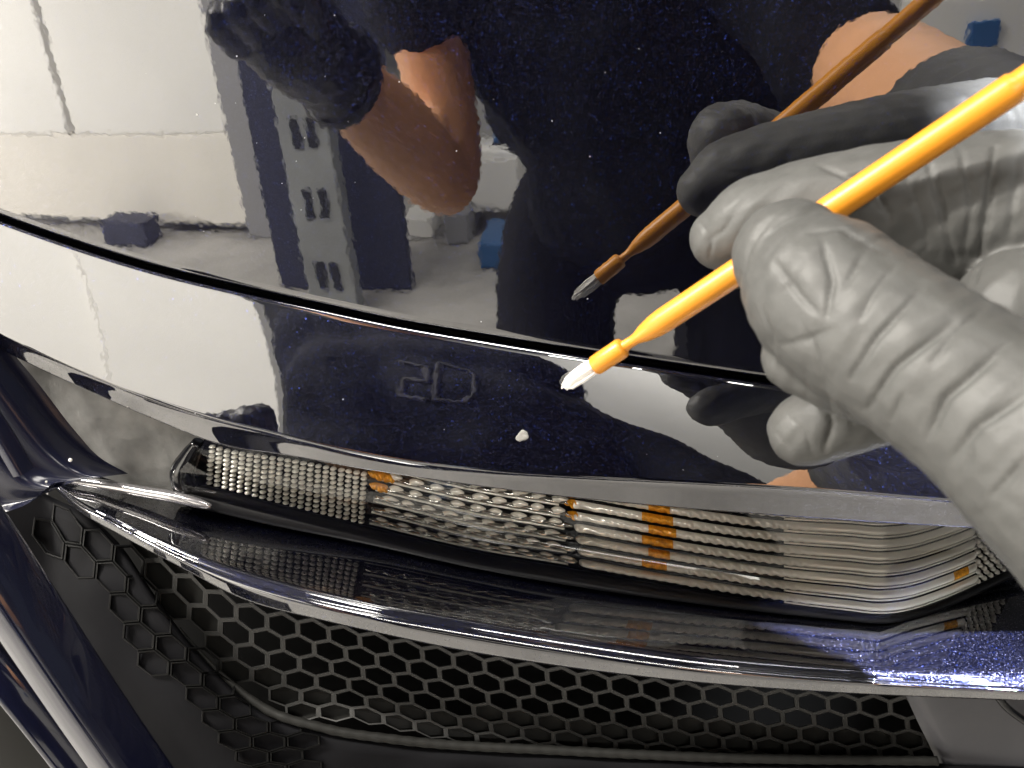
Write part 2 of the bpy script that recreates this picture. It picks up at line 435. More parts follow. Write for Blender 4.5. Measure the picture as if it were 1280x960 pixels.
def sparkrib(j, u0, u1):                      # dark rail carrying bright slanted crescent facets
    us = np.arange(u0, u1, 4.0); parts = [tube(np.array([atY(u, ribpy(j, u) + 5.0, ylamp(u) + .0012) for u in us]), .00030, 8)]
    u = u0 + 4 + (j*7) % 11; k_ = .62 + .38*min(1, j/4.0)
    while u < u1 - 14:
        ln = 22 + 3*rng.uniform(-1, 1); sl = 2.4*k_; V = []; nt = 11; ns = 10
        for t in np.linspace(0, 1, nt):
            w_ = u + ln*t; c = atY(w_, ribpy(j, w_) + sl - 2*sl*t - 2.2*math.sin(math.pi*t), ylamp(w_) + .0009)
            rz = k_*(.00010 + .00088*math.sin(math.pi*min(1, .06 + .86*t**.8))**.75)
            for q in range(ns):
                a = 2*math.pi*q/ns; V.append(c + np.array([0, .9*rz*math.cos(a), rz*math.sin(a)]))
        parts.append((V, gridfaces(nt, ns, closed=True))); u += 25.5 + 1.5*rng.uniform(-1, 1)
    v_, f_ = join(parts); return mesh('reflector_rib', v_, f_, CHROMEB, SIG)
for j in range(9):
    sparkrib(j, 462 + 2.5*j, 712 - 2*j); rib(j, 462 + 2.5*j, 722 - 2*j, CHROMED, 'reflector_rib', .00062, .25, 26.0)
    rib(j, 724 - 2*j, 1222 - 1.0*j, CHROME, 'reflector_rib', .00100, scal, pit)
# fine secondary rails between the ribs past the bend
for j in range(9):
    us = np.arange(980, 1222, 3.0)
    P = np.array([atY(u, lamp_bot(u)[0] - (j + .05)*PITCH*(1 + .10*math.exp(-((u-1100)/120)**2)), ylamp(u) + .0010) for u in us])
    v_, f_ = tube(P, .00026, 6); mesh('reflector_rail', v_, f_, CHROME, SIG)
for j in range(1, 7):
    rib(j, 786 - 8*(j % 2), 848 - 4*abs(j-4), AMBER, 'amber_insert', .00100, .12, 13.0, .00009, lead=30.0)
for j, a, b in ((3, 462, 486), (4, 460, 494), (5, 458, 484), (5, 704, 722), (4, 706, 724)):
    rib(j, a, b, AMBER, 'amber_insert', .00098, .4, 9.0, .0001, lead=12.0)
rib(1, 1188, 1212, AMBER, 'amber_insert', .00098, 0, 11.0, .0001)
# bead fields at both ends of the reflector
parts = []
for ci in range(21):
    u = 262 + ci*9.5
    t0 = roll_bot(u)[0] + 7; b0 = lamp_bot(u)[0] - 2
    n = int((b0-t0)/5.6)
    for k in range(n + 1):
        py = t0 + (b0-t0)*k/n
        uu = u - 3.2*(k/n) + 3 + .25*rng.standard_normal()
        c = atY(uu, py, ylamp(uu) + .0012)
        sv, sf = sphere((0, 0, 0), 1, 8, 5)
        parts.append(([c + np.array(q)*np.array([.00086, .0008, .00049])*(1+.06*rng.standard_normal()) for q in sv], sf))
v_, f_ = join(parts); tag(mesh('bead_field', v_, f_, CHROME, SIG), kind='stuff')
parts = []
for ci in range(6):
    for k in range(10):
        u = 1222 + ci*8 + (k % 2)*3; py = lamp_bot(u)[0] - 3 - k*6.2
        c = atY(u, py, ylamp(u) + .0010); sv, sf = sphere((0, 0, 0), 1, 8, 5)
        parts.append(([c + np.array(q)*np.array([.00075, .0009, .00055]) for q in sv], sf))
v_, f_ = join(parts); tag(mesh('bead_field', v_, f_, CHROME, SIG), kind='stuff')
# clear lens over it all
LU2 = np.linspace(222, 1275, 150); rows = []
for v in np.linspace(0, 1, 16):
    rows.append([atY(u, (roll_bot(u)[0]-6)*(1-v) + (rim_bot(u)[0]-3)*v, ylamp(u) - .0016 - .0014*math.sin(math.pi*v)) for u in np.linspace(UL0(v) - 2, 1275, 150)])
grid('lens', np.array(rows), LENS, SIG)

# ------------------------------------------------------------------ honeycomb grille
gr_bot = curve([(-80,520),(20,590),(62,616),(110,640),(150,676),(190,735),(230,790),(280,845),(330,884),(400,908),(500,924),(700,937),(900,946),(1165,950),(1300,952)])
YG = lambda u: YF(u) + .010
def latpx(a, b):                              # lattice coordinate (cells) -> photo pixel
    u = 1150 - a*39.0
    u = u if u > 420 else 420 - (420-u)*.97
    y = lip_bot(u)[0] - 6 + b*21.5*(1 - .018*b)
    if u < 430: 
        k = (430-u)/280.0
        u -= 8*k*b*.6; y += 10*k*b
    return u + 2*b, y
def latpt(a, b, back=0.0):
    u, y = latpx(a, b)
    curl = .0005*max(0, b-4.0)**2
    return atY(u, y, YG(u) + back - curl)
Vg, Fg, Vb, Fb = [], [], [], []
hexa = [(0, -.667), (.5, -.333), (.5, .333), (0, .667), (-.5, .333), (-.5, -.333)]
for bi in range(0, 7):
    for ai in range(-3, 28):
        a = ai + (.5 if bi % 2 else 0); b = bi
        u, y = latpx(a, b)
        if y > gr_bot(u)[0] + (9 if u > 440 else -10) or u > 1200 or u < 130: continue
        base = len(Vg)
        for s, back in ((1.0, .0), (.86, .0), (.80, .0030), (.80, .006)):
            for hx, hy in hexa: Vg.append(latpt(a + hx*s, b + hy*s, back))
        for ring in range(3):
            for k in range(6):
                k2 = (k+1) % 6
                Fg.append((base+ring*6+k, base+ring*6+k2, base+ring*6+6+k2, base+ring*6+6+k))
        if y > gr_bot(u)[0] - 42 or u < 270:   # blind cells along the border
            b0 = len(Vb)
            for hx, hy in hexa: Vb.append(latpt(a + hx*.83, b + hy*.83, .0024))
            Fb.append(tuple(range(b0, b0+6)))
GRILLE = mesh('honeycomb_grille', Vg, Fg, MESHMAT, CAR, smooth=False)
mesh('blind_cells', Vb, Fb, MESHBACK, GRILLE, smooth=False)
Vm, Fm = [], []
for bi in range(0, 12):
    for ai in range(16, 30):
        a = ai + (.5 if bi % 2 else 0); u, y = latpx(a, bi)
        if not (u < 400 and u > 60 and gr_bot(u)[0] + 6 < y < gr_bot(u)[0] + 95): continue
        base = len(Vm)
        for s_, h_ in ((1.0, .0), (.94, .0007), (.88, .0007), (.80, -.0004)):
            for hx, hy in hexa:
                uu, yy = latpx(a + hx*s_, bi + hy*s_); dd = max(0, yy - gr_bot(uu)[0])
                Vm.append(atY(uu, yy, YG(max(uu, 64)) + np.interp(dd, [0, 7, 14, 40, 110, 200], [-.003, -.0058, -.0075, -.009, -.012, -.0145]) - .0004 - h_))
        for ring in range(3):
            for k in range(6): Fm.append((base+ring*6+k, base+ring*6+(k+1) % 6, base+ring*6+6+(k+1) % 6, base+ring*6+6+k))
mesh('moulded_cells', Vm, Fm, simple('moulded_black', (.005, .005, .005), .5, spec=.08), GRILLE, smooth=False)
# moulded border of the grille, notched like the cells it cuts through
bd = []
for i, u in enumerate(np.linspace(225, 1172, 245)):
    s = .0012 + .00008*math.sin(2*math.pi*u/19.5)
    bd.append(np.r_[atY(u, gr_bot(u)[0] + 1, YG(max(u, 64)) - .0062 + .004*max(0, 1-(u-225)/130)), (s + .0002)*min(1, .15 + (u-225)/120)])
bd = np.array(bd); v_, f_ = tube(bd[:, :3], bd[:, 3]*.8, 10)
mesh('border', v_, f_, MESHBACK, GRILLE)
# near-black sheet standing in for the shade behind the grille
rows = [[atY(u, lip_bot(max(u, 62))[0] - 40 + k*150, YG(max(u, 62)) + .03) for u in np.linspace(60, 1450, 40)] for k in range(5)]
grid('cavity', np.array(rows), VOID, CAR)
# lower black moulding under the grille
um = np.linspace(-60, 1450, 110); rows = []
for dpy, dy in ((4, -.003), (7, -.0058), (14, -.0075), (26, -.0082), (40, -.009), (70, -.0104), (90, -.0112), (110, -.012), (130, -.0126), (150, -.0132), (175, -.0139), (200, -.0145), (230, -.0155), (260, -.0165), (300, -.018), (360, -.0196), (480, -.022)):
    rows.append([atY(u, gr_bot(u)[0] + dpy, YG(max(u, 64)) + dy + .0006*math.sin(u*.05+dpy*.06)*min(1, dpy/40)) for u in um])
LINER = grid('lower_moulding', np.array(rows), BLACK, CAR)
# satin end piece at the right end of the grille
lft = curve([(860,1128),(900,1146),(945,1168),(1000,1190),(1060,1215)])
rows = []
for py in np.linspace(856, 1060, 24):
    rr = []
    for t in np.linspace(0, 1, 24):
        u = lft(py)[0]*(1-t) + 1420*t
        rr.append(atY(u, py, YF(1200) + .0075 - .0030*t - .004*((py-860)/200) + .003*math.exp(-t/.03)))
    rows.append(rr)
grid('end_piece', np.array(rows), SATIN, CAR)
# dark slot at its right
sl = [np.r_[atY(u, p, YF(1250) + .0035), .0009] for u, p in ((1245,868),(1258,884),(1276,898),(1300,912),(1340,930))]
Qs = spline3(sl, 20); v_, f_ = tube(Qs[:, :3], Qs[:, 3], 10); mesh('slot_seal', v_, f_, GLOSSBLACK, CAR)

# ------------------------------------------------------------------ left side: liner, pillar, bar
def bar(name, pts, w, th, mat, parent, tilt=0.0, n=40):
    # rounded rectangular bar: pts are (px, py, y), w half width (m), th half thickness
    P = spline3([atY(*p) for p in pts], n); T = np.gradient(P, axis=0); T /= np.linalg.norm(T, axis=1)[:, None]
    V = []; ns = 28
    for i in range(n):
        toc = unit(CAM - P[i]); s = unit(np.cross(T[i], toc)); o = np.cross(s, T[i])
        s2 = s*math.cos(tilt) + o*math.sin(tilt); o2 = -s*math.sin(tilt) + o*math.cos(tilt)
        for k in range(ns):
            a = 2*math.pi*k/ns; c, q = math.cos(a), math.sin(a); e = .42
            V.append(P[i] + s2*w*math.copysign(abs(c)**e, c) + o2*th*math.copysign(abs(q)**e, q))
    return mesh(name, V, gridfaces(n, ns, closed=True), mat, parent)
yb = YF(200)
bar('diagonal_bar', ((-60,625,yb-.022), (20,745,yb-.024), (110,880,yb-.026), (215,1030,yb-.028)),   .0064, .0045, PAINT2, CAR, tilt=.55)
bar('inner_bar', ((-60,770,yb-.012), (10,850,yb-.014), (70,925,yb-.015), (150,1030,yb-.016)), .0040, .0035, PAINT2, CAR, tilt=-.3)
rows = [[atY(u, py, yb - .004 - .003*math.sin(k_/11*3)) for k_, u in enumerate(np.linspace(-140, np.interp(py, [770, 1060], [-20, 150]), 12))] for py in np.linspace(770, 1060, 12)]
grid('lower_panel', np.array(rows), MESHBACK, CAR)
A_ = spline3([(-20,396,0),(12,436,0),(50,482,0),(95,540,0),(125,572,0),(160,592,0)], 50)
B_ = spline3([(-120,470,0),(-80,560,0),(-50,610,0),(-10,640,0),(30,632,0),(66,604,0)], 50)
rows = []
for t in np.linspace(0, 1, 40):
    rr = []
    for a_, b_ in zip(A_, B_):
        u, p = a_[:2]*(1-t) + b_[:2]*t
        rr.append(atY(u, p, Yroll(0) + .004 - .010*math.sin(math.pi*min(t*1.7, 1)/2) + .0009*math.sin(t*17) - .004*t))
    rows.append(rr)
grid('corner_pillar', np.array(rows), TRIM, CAR)
bar('pillar_bead', ((-50,470,Yroll(0)-.012), (0,540,Yroll(0)-.014), (30,590,Yroll(0)-.015)), .0022, .0018, TRIM, CAR, tilt=.5)
parts = [sphere(atY(u, p, Yroll(0) - .013), r_, 10, 6) for u, p, r_ in ((88,575,.00045),(58,602,.0003))]
for i, (v_, f_) in enumerate(parts): mesh('fixing_pin', v_, f_, CHROME, CAR)

# paint chip on the bumper cover
bvh_band = bvhof(BAND.data)
bvh_hood = bvhof(HOOD.data)
def hitpx(bvh, px, py): return bvh.ray_cast(Vector(CAM), Vector(dirw(px, py)).normalized())
def refl(bvh, px, py, Y):                     # where the sight line goes after mirroring, at world y = Y
    h, n, i, d = hitpx(bvh, px, py)
    dv = Vector(dirw(px, py)).normalized(); r = dv - 2*dv.dot(n)*n
    return np.array(h + r*((Y - h.y)/r.y))
h, n, _, _ = hitpx(bvh_band, 653, 545)
if n.dot(Vector(CAM) - h) < 0: n = -n
tx = n.cross(Vector((0, 0, 1))).normalized(); ty = n.cross(tx)
V = [tuple(h + n*.00006)]; ring = []
for s, z in ((.55, .00005), (.85, .00009), (1.0, -.0001)):
    for k in range(18):
        a = 2*math.pi*k/18; rr = .00140*s*(1 + .15*math.sin(2*a+.5) + .12*math.sin(3*a) + .06*math.sin(7*a))
        V.append(tuple(h + tx*rr*math.cos(a) + ty*rr*math.sin(a) + n*z))
fc = [(0, 1+k, 1+(k+1) % 18) for k in range(18)]
for q in range(2):
    for k in range(18): fc.append((1+q*18+k, 1+(q+1)*18+k, 1+(q+1)*18+(k+1) % 18, 1+q*18+(k+1) % 18))
tag(mesh('paint_chip', V, fc, CHIP, CAR), 'small pale chip in the navy paint')

# tiny white specks standing in for flake glints in the paint
parts = []
for k in range(48):
    px, py = rng.uniform(180, 940), rng.uniform(5, 590)
    bv = bvh_hood if py < hood_edge(px)[0] - 4 else bvh_band
    hh = hitpx(bv, px, py)
    if hh[0] is None: continue
    parts.append(sphere(np.array(hh[0]), abs(rng.normal(.00004, .00004)) + .00003, 6, 4))
v_, f_ = join(parts); tag(mesh('glint_specks', v_, f_, GLINT, CAR), kind='stuff')

# ================================================================== BRUSH
B0, B1 = W(711, 479, .1812), W(1275, 105, .1408)
ax = unit(B1 - B0); L_ = np.linalg.norm(B1 - B0)
s1 = unit(np.cross(ax, np.array([0, 0, 1.0]))); s2 = np.cross(ax, s1)
def lathe(prof, ns=24, jit=0.0):
    V = []
    for t, r_ in prof:
        for k in range(ns):
            a = 2*math.pi*k/ns; r2 = r_*(1 + jit*rng.standard_normal())
            V.append(B0 + ax*t + (s1*math.cos(a) + s2*math.sin(a))*r2*.87)
    f = gridfaces(len(prof), ns, closed=True) + [tuple(range(ns)), tuple(range((len(prof)-1)*ns, len(prof)*ns))[::-1]]
    return V, f
def tpx(px):                                  # distance along the brush where it crosses photo column px
    lo, hi = 0.0, 1.6*L_
    for _ in range(40):
        m_ = (lo+hi)/2; p = M.T @ (B0 + ax*m_ - CAM)
        if 640 + F*p[0]/-p[2] < px: lo = m_
        else: hi = m_
    return lo
BR = empty('applicator_brush', tuple(B0)); tag(BR, 'yellow plastic micro applicator brush with white fibre tip held by gloved fingers', 'brush')
t1, t2, t3, t4 = tpx(743), tpx(779), tpx(790), tpx(818)
tE = tpx(1268)
prof = [(t1, .0012), (t1, .00205), (t1+.0004, .00225), ((t1+t2)/2, .00228), (t2-.0005, .0023), (t2, .0021), (t2+.0003, .0013),
        (t3, .00118), (t3+.001, .00125), ((t3+t4)/2, .0019), (t4, .0025), (t4+.002, .00268), (tE-.001, .0029), (tE, .0029), (tE+.0004, .0026), (tE+.001, .0025), (tE+.004, .0026), (tE+.05, .0027), (tE+.0505, .002)]
v_, f_ = lathe(prof); o = mesh('handle', v_, f_, YELLOW, BR)
m = o.modifiers.new('es', 'EDGE_SPLIT'); m.split_angle = math.radians(50)
parts = []
for k in range(150):                          # tuft of short fibres
    a = rng.uniform(0, 2*math.pi); rr = .0014*math.sqrt(rng.uniform())
    tip = -.0012 + .0022*(rr/.0014)**2 + rng.normal(0, .0004)
    st = B0 + ax*(t1+.001) + (s1*math.cos(a)+s2*math.sin(a))*rr
    en = B0 + ax*tip + (s1*math.cos(a)+s2*math.sin(a))*rr*rng.uniform(.75, 1.12)
    mid = (st+en)/2 + (s1*math.cos(a)+s2*math.sin(a))*rr*.12
    parts.append(tube(np.array([st, mid, en]), [.00018, .00017, .00010], 5))
parts.append(lathe([(-.0002, .0004), (.0006, .0009), (.0022, .00125), (t1+.001, .0013)], 16, .06))
v_, f_ = join(parts); mesh('fibre_tip', v_, f_, FIBRE, BR)

# ================================================================== PERSON
PER = empty('person', (.05, -.55, 0))
tag(PER, 'person in dark navy shirt crouching before the car, seen mirrored in its paint', 'person')
def pr(px, d): return px*d/F
def ch(*a): return [(W(px, py, d), pr(r_, d)) for px, py, r_, d in a]
thumb = ch((990,322,74,.1455),(1008,343,90,.1435),(1060,392,102,.1385),(1140,444,104,.1315),(1232,506,113,.1250),(1345,585,145,.118),(1500,700,190,.112))
thumb2 = ch((996,448,44,.1450),(1042,464,50,.1415),(1100,474,62,.136))
index = ch((902,298,40,.1720),(925,285,52,.1705),(975,272,62,.1690),(1050,266,76,.1675),(1150,266,92,.1650),(1280,268,104,.160),(1430,300,125,.152))
middle = ch((1006,538,46,.1600),(1030,528,50,.158),(1075,512,52,.155),(1180,480,60,.150),(1350,440,90,.146))
ring_ = ch((1120,430,50,.168),(1220,420,62,.165),(1380,400,90,.158))
palm = ch((1280,400,90,.150),(1400,430,170,.142),(1560,500,230,.137),(1800,560,200,.135))
gme, gco, gno = remeshed([thumb, thumb2, index, middle, ring_, palm], .00052, 5, 28)
gb = bvhof(gme)
def fold(pts, depth, width, ridge=.6):
    P = []
    for i in range(len(pts)-1):
        for t in np.linspace(0, 1, 7)[:-1]:
            P.append(np.array(pts[i])*(1-t) + np.array(pts[i+1])*t)
    P.append(np.array(pts[-1])); H = []
    for p in P:
        hh = gb.ray_cast(Vector(CAM), Vector(dirw(*p)).normalized())
        if hh[0] is not None: H.append(np.array(hh[0]))
    if len(H) < 2: return 0
    H = np.array(H); best = np.full(len(gco), 1e9); tt = np.zeros(len(gco))
    lo, hi = H.min(0) - 5*width, H.max(0) + 5*width
    sel = np.where(((gco > lo) & (gco < hi)).all(1))[0]; X = gco[sel]; bs = best[sel]; tb = tt[sel]
    for i in range(len(H)-1):
        a, b_ = H[i], H[i+1]; ab = b_-a; l2 = ab@ab
        if l2 < 1e-12 or l2 > .004**2: continue
        t = np.clip(((X-a)@ab)/l2, 0, 1); d = np.linalg.norm(X - a - t[:, None]*ab, axis=1)
        m_ = d < bs; bs[m_] = d[m_]; tb[m_] = (i + t[m_])/(len(H)-1)
    env = np.sin(np.pi*np.clip(tb*.86+.07, 0, 1))**.7
    q = (bs/width)**2
    out = np.zeros(len(gco))
    out[sel] = env*(-depth*np.exp(-q) + ridge*depth*np.exp(-((bs-2.0*width)/(1.1*width))**2))
    return out
FOLDS = [
 (((1080,315),(1068,340),(1054,362)), .0009, .0010), (((1152,362),(1095,423),(1063,474)), .0013, .0012), (((1192,404),(1118,460),(1084,512)), .0016, .0013),
 (((1243,448),(1182,497),(1160,548)), .0016, .0014), (((1290,490),(1223,533),(1188,576)), .0012, .0014), (((1285,572),(1237,622)), .0012, .0012),
 (((968,328),(1003,373),(1024,394)), .0012, .0011), (((1028,300),(1040,350),(1034,394)), .0013, .0011), (((975,432),(1010,424),(1044,410)), .0011, .0010),
 (((952,300),(980,278),(1014,264)), .0008, .0011), (((930,350),(938,310),(960,275)), .0006, .0011), (((1010,290),(1050,286),(1110,318)), .0009, .0010),
 (((1120,330),(1090,370),(1075,400)), .0009, .0009), (((1230,385),(1190,420),(1165,455)), .0008, .0010), (((1260,430),(1210,470)), .0007, .0010),
 (((950,380),(965,420),(968,460)), .0007, .0011), (((1000,400),(1020,440),(1030,480)), .0007, .0012), (((1130,490),(1115,525)), .0007, .0010),
 (((1215,560),(1200,600)), .0007, .0010),
 (((1160,200),(1178,265),(1193,330)), .0015, .0014), (((1247,168),(1234,262),(1218,352)), .0018, .0016), (((1084,226),(1100,250),(1116,275)), .0014, .0012),
 (((1130,215),(1150,260),(1160,310)), .0010, .0012), (((1200,185),(1215,250),(1205,320)), .0010, .0012), (((1020,205),(1060,222),(1090,214)), .0010, .0012),
 (((885,300),(905,288),(915,272)), .0007, .0009), (((872,275),(890,300),(886,325)), .0007, .0009), (((1270,200),(1262,300)), .0010, .0014),
 (((1032,498),(1040,530),(1030,565)), .0013, .0010), (((1055,510),(1068,535)), .0008, .0008), (((985,520),(1010,545),(1015,570)), .0006, .0008), (((970,540),(985,560)), .0005, .0007),
]
dsp = np.zeros(len(gco))
for pts, de, wi in FOLDS: dsp = dsp + fold(pts, de*.42, wi*.36, .04) + fold(pts, de*.14, wi*1.4, .40)
# faint cross wrinkles everywhere
def wob(X, f, seed, n=14):                    # cheap smooth noise: a handful of sine waves
    g = np.random.default_rng(seed); K = g.normal(size=(n, 3)); K *= (f*(.6 + .8*g.uniform(size=(n, 1))))/np.linalg.norm(K, axis=1)[:, None]
    return np.sin(np.asarray(X) @ K.T*2*np.pi + g.uniform(0, 6.28, n)).sum(1)/math.sqrt(n)
axd = unit(W(1140, 448, .1315) - W(1330, 600, .118))
fine = wob(np.c_[gco @ axd*1.0, gco[:, 0]*.25, gco[:, 2]*.25], 330, 3)
fine2 = wob(gco, 190, 5)
cre = np.zeros(len(gco))                      # thin random creases: narrow lines where a stretched noise crosses zero
for sd, f_, w_ in ((21, 95, 9), (22, 120, 10), (23, 150, 9)):
    nz = wob(np.c_[gco @ axd, gco[:, 0]*.42, gco[:, 2]*.42], f_, sd, 10); mk = np.clip(wob(gco, 45, sd+50)*1.2 + .1, 0, 1)
    cre += np.exp(-(nz*w_/2.2)**2)*mk
gco2 = gco + gno*(dsp + .00005*fine + .00007*fine2 - .00010*cre)[:, None]
GL = meshobj('glove', gme, gco2, GLOVE, PER); GL['label'] = 'grey nitrile glove pinching the brush'

# left hand holding the phone, forearm, elbow, body: laid out from their mirror images
lw = refl(bvh_hood, 412, 86, -.32); le = refl(bvh_hood, 556, 226, -.46); lh = refl(bvh_hood, 362, 42, -.27)
_p = refl(bvh_hood, 512, -20, -.54); lsh = np.array([_p[0], -.54, .93])
rsh = np.array([.02, -.53, .83]); rw = W(1800, 560, .135); rel = refl(bvh_hood, 1045, 62, -.44)
tor0, tor1, tor2 = np.array([.035, -.66, .47]), np.array([.01, -.60, .64]), np.array([-.09, -.52, .88])
head = np.array([-.14, -.46, 1.14])
A3 = np.array
HL, KL, AL = A3([-.055, -.66, .40]), A3([-.065, -.52, .085]), A3([-.075, -.93, .06])
HR, KR, AR = A3([.135, -.66, .40]), A3([.150, -.52, .085]), A3([.150, -.93, .06])
body = [[(tor0, .13), (tor1, .12), (tor2, .12), (np.array([-.12, -.49, .98]), .06), (head + np.array([0, .0, -.05]), .07), (head, .088), (head + np.array([0, -.02, .05]), .08)],
        [(tor2 + np.array([0, 0, -.02]), .10), (lsh, .060), ((lsh*.5+le*.5), .046), (le, .036), (le*.6+lw*.4, .041), (lw, .031), (lh, .030)],
        [(tor2 + np.array([0, 0, -.02]), .10), (rsh, .058), ((rsh+rel)/2, .047), (rel, .040), (rel*.55+rw*.45, .040), (rw, .028)],
        [(tor0, .11), (HL, .085), (KL, .062), (AL, .045)], [(tor0, .11), (HR, .085), (KR, .062), (AR, .045)]]
bme, bco, bno = remeshed(body, .007, 6, 24)
BODY = meshobj('body', bme, bco, SKIN, PER)
sl_l, sl_r = lsh*.42 + le*.58, rel*.97 + rw*.03
shirt = [[(tor0 + np.array([0, 0, .02]), .150), (tor1, .150), (tor2, .140), (np.array([-.11, -.50, .95]), .085)],
         [(tor2 + np.array([0, 0, -.02]), .12), (lsh, .075), (sl_l, .064)], [(tor2 + np.array([0, 0, -.02]), .12), (rsh, .075), (sl_r, .064)],
         [(A3([-.03, -.62, .46]), .095), (A3([-.05, -.58, .66]), .095), (A3([-.13, -.53, .82]), .09)], [(tor2, .12), (A3([-.01, -.51, .92]), .09)],
         [(tor0 + np.array([-.06, .04, .06]), .11), (tor2 + np.array([-.09, .02, -.05]), .10)], [(tor0 + np.array([.06, .04, .06]), .11), (tor2 + np.array([.07, .02, -.07]), .09)]]
sme, sco, sno = remeshed(shirt, .006, 5, 24)
fn = wob(sco, 9, 6)
SHIRTO = meshobj('shirt', sme, sco + sno*(.006*fn)[:, None], SHIRT, PER)
trs = [[(tor0 + A3([0, 0, -.02]), .135), (HL, .100), (KL, .080), (AL, .06)], [(tor0 + A3([0, 0, -.02]), .135), (HR, .100), (KR, .080), (AR, .06)]]
tme, tco, tno = remeshed(trs, .007, 5, 20); meshobj('trousers', tme, tco, TROUS, PER)
for c in ((-.075, -1.06, .045), (.15, -1.06, .045)):
    sm, sc_, sn = remeshed([[(np.array(c) + np.array([0, -.08, .0]), .036), (np.array(c), .040), (np.array(c) + np.array([0, .12, -.008]), .030)]], .006, 3, 16)
    sc_[:, 2] = np.maximum(sc_[:, 2], .003); meshobj('shoe', sm, sc_, TROUS, PER)
hm, hc, hn = remeshed([[(head + np.array([0, -.02, .06]), .088), (head + np.array([0, -.045, .0]), .078)]], .006, 3, 18)
meshobj('hair', hm, hc, HAIR, PER)
for s in (-1, 1):
    v_, f_ = sphere(head + np.array([s*.03, .082, .0]), .011, 10, 6); mesh('eye', v_, f_, simple('eye', (.5, .48, .45), .2), PER)
    v_, f_ = sphere(head + np.array([s*.09, -.005, -.005]), .018, 10, 6); mesh('ear', v_, f_, SKIN, PER)
v_, f_ = tube(np.array([head + np.array([0, .084, .01]), head + np.array([0, .098, -.025]), head + np.array([0, .086, -.032])]), [.007, .013, .008], 10); mesh('nose', v_, f_, SKIN, PER)
v_, f_ = tube(np.array([head + np.array([x, .080 - 3*x*x, -.058]) for x in (-.024, -.012, 0, .012, .024)]), [.002, .005, .006, .005, .002], 8); mesh('mouth', v_, f_, simple('lip', (.35, .12, .09), .5), PER)
cuff = [np.r_[rw*(1-t) + rel*t, r_] for t, r_ in ((-.04, .026), (.03, .032), (.10, .034), (.17, .036))]
cq = spline3(cuff, 24); v_, f_ = tube(cq[:, :3], cq[:, 3]*(1 + .03*np.sin(np.arange(24)*1.9)), 24); mesh('glove_cuff', v_, f_, GLOVE, PER)
# left glove
UPV = np.array([0, 0, 1.0])
dL = unit(lh - lw); sL = unit(np.cross(dL, np.array([0, 1.0, 0]))); fw = np.array([0, 1.0, 0])
lg = [[(lw - dL*.012, .040), (lw + dL*.012, .037), (lw*.5 + lh*.5, .040), (lh, .041)]]
for k in range(4):
    b_ = lh + dL*.018 + sL*(.030 - .019*k)
    lg.append([(b_ - dL*.02, .013), (b_ + dL*.010 + fw*.016, .0125), (b_ + dL*.006 + fw*.034 + UPV*.012, .0115), (b_ - dL*.010 + fw*.036 + UPV*.030, .010)])
lg.append([(lh - dL*.02 - sL*.02, .015), (lh + dL*.006 - sL*.034 + fw*.02, .0125), (lh + dL*.010 - sL*.034 + fw*.03 + UPV*.03, .011)])
lgm, lgc, lgn = remeshed(lg, .0022, 3, 18)
fl = wob(lgc, 45, 8)
LG = meshobj('glove', lgm, lgc + lgn*(.0005*fl)[:, None], BGLOVE, PER); LG['label'] = 'black glove on the raised other hand'
cf = tube(np.array([lw - dL*.020, lw - dL*.014, lw - dL*.008]), [.043, .0445, .041], 20, cap=False); mesh('glove_cuff', cf[0], cf[1], BGLOVE, PER)
# print on the shirt front: faint outlined block letters, mirrored in the bumper
bvh_shirt = bvhof(SHIRTO.data)
def onshirt(px, py):
    h, n, i, d = hitpx(bvh_band, px, py); dv = Vector(dirw(px, py)).normalized(); r = dv - 2*dv.dot(n)*n
    return bvh_shirt.ray_cast(h + r*.002, r)
PRN = 0
for strokes in (((500,452),(534,458),(536,478),(506,474),(503,494),(536,500)), ((549,455),(585,462),(594,472),(592,494),(580,503),(545,500),(549,455))):
    H = []
    for (a, b_), (c, d_) in zip(strokes[:-1], strokes[1:]):
        for t in np.linspace(0, 1, 8):
            hh = onshirt(a*(1-t)+c*t, b_*(1-t)+d_*t)
            if hh[0] is not None: H.append(np.array(hh[0]))
    if len(H) > 6:
        H = [H[0]] + [q for p_, q in zip(H[:-1], H[1:]) if np.linalg.norm(q-p_) > 1e-4]
        v_, f_ = tube(np.array(H), .0035, 6); mesh('print_letter', v_, f_, PRINT, SHIRTO); PRN += 1
print('letters', PRN, onshirt(540, 470)[0])

# ================================================================== THINGS BEHIND THE PERSON (seen in the reflection)
RH = lambda px, py, Y: refl(bvh_hood, px, py, Y)
DY = -1.88
xr = RH(285, 150, DY)[0]
zb = max(RH(200, 275, DY)[2], .02)
print('door right edge', xr, 'base', zb, 'split', RH(100, 168, DY), 'groove', RH(60, 80, DY))
zs = RH(100, 168, DY)[2]
DOOR = empty('panelled_door', (xr-1, DY, 0)); tag(DOOR, 'tall white panelled door with cream base board, mirrored at left of paint', 'door')
gx = RH(65, 80, DY)[0]; wpan = xr - gx
k = 0
x1 = xr
while x1 > -4.2:
    box('door_panel', (x1 - wpan + .012, DY-.05, zs), (x1 - .012, DY, 2.45), WHITEW, DOOR, .006); x1 -= wpan
box('door_backing', (-4.3, DY-.09, .006), (xr, DY-.052, 2.45), GROOVE, DOOR)
box('base_board', (-4.3, DY-.05, .03), (xr-.006, DY+.003, zs-.001), CREAM, DOOR, .005)
jx = RH(318, 150, DY)[0]
tag(box('door_jamb', (xr+.004, DY-.06, .004), (jx, DY+.03, .94), JAMB), 'grey upright jamb beside the white panelled door', 'door jamb')
nx = RH(352, 200, DY)[0]
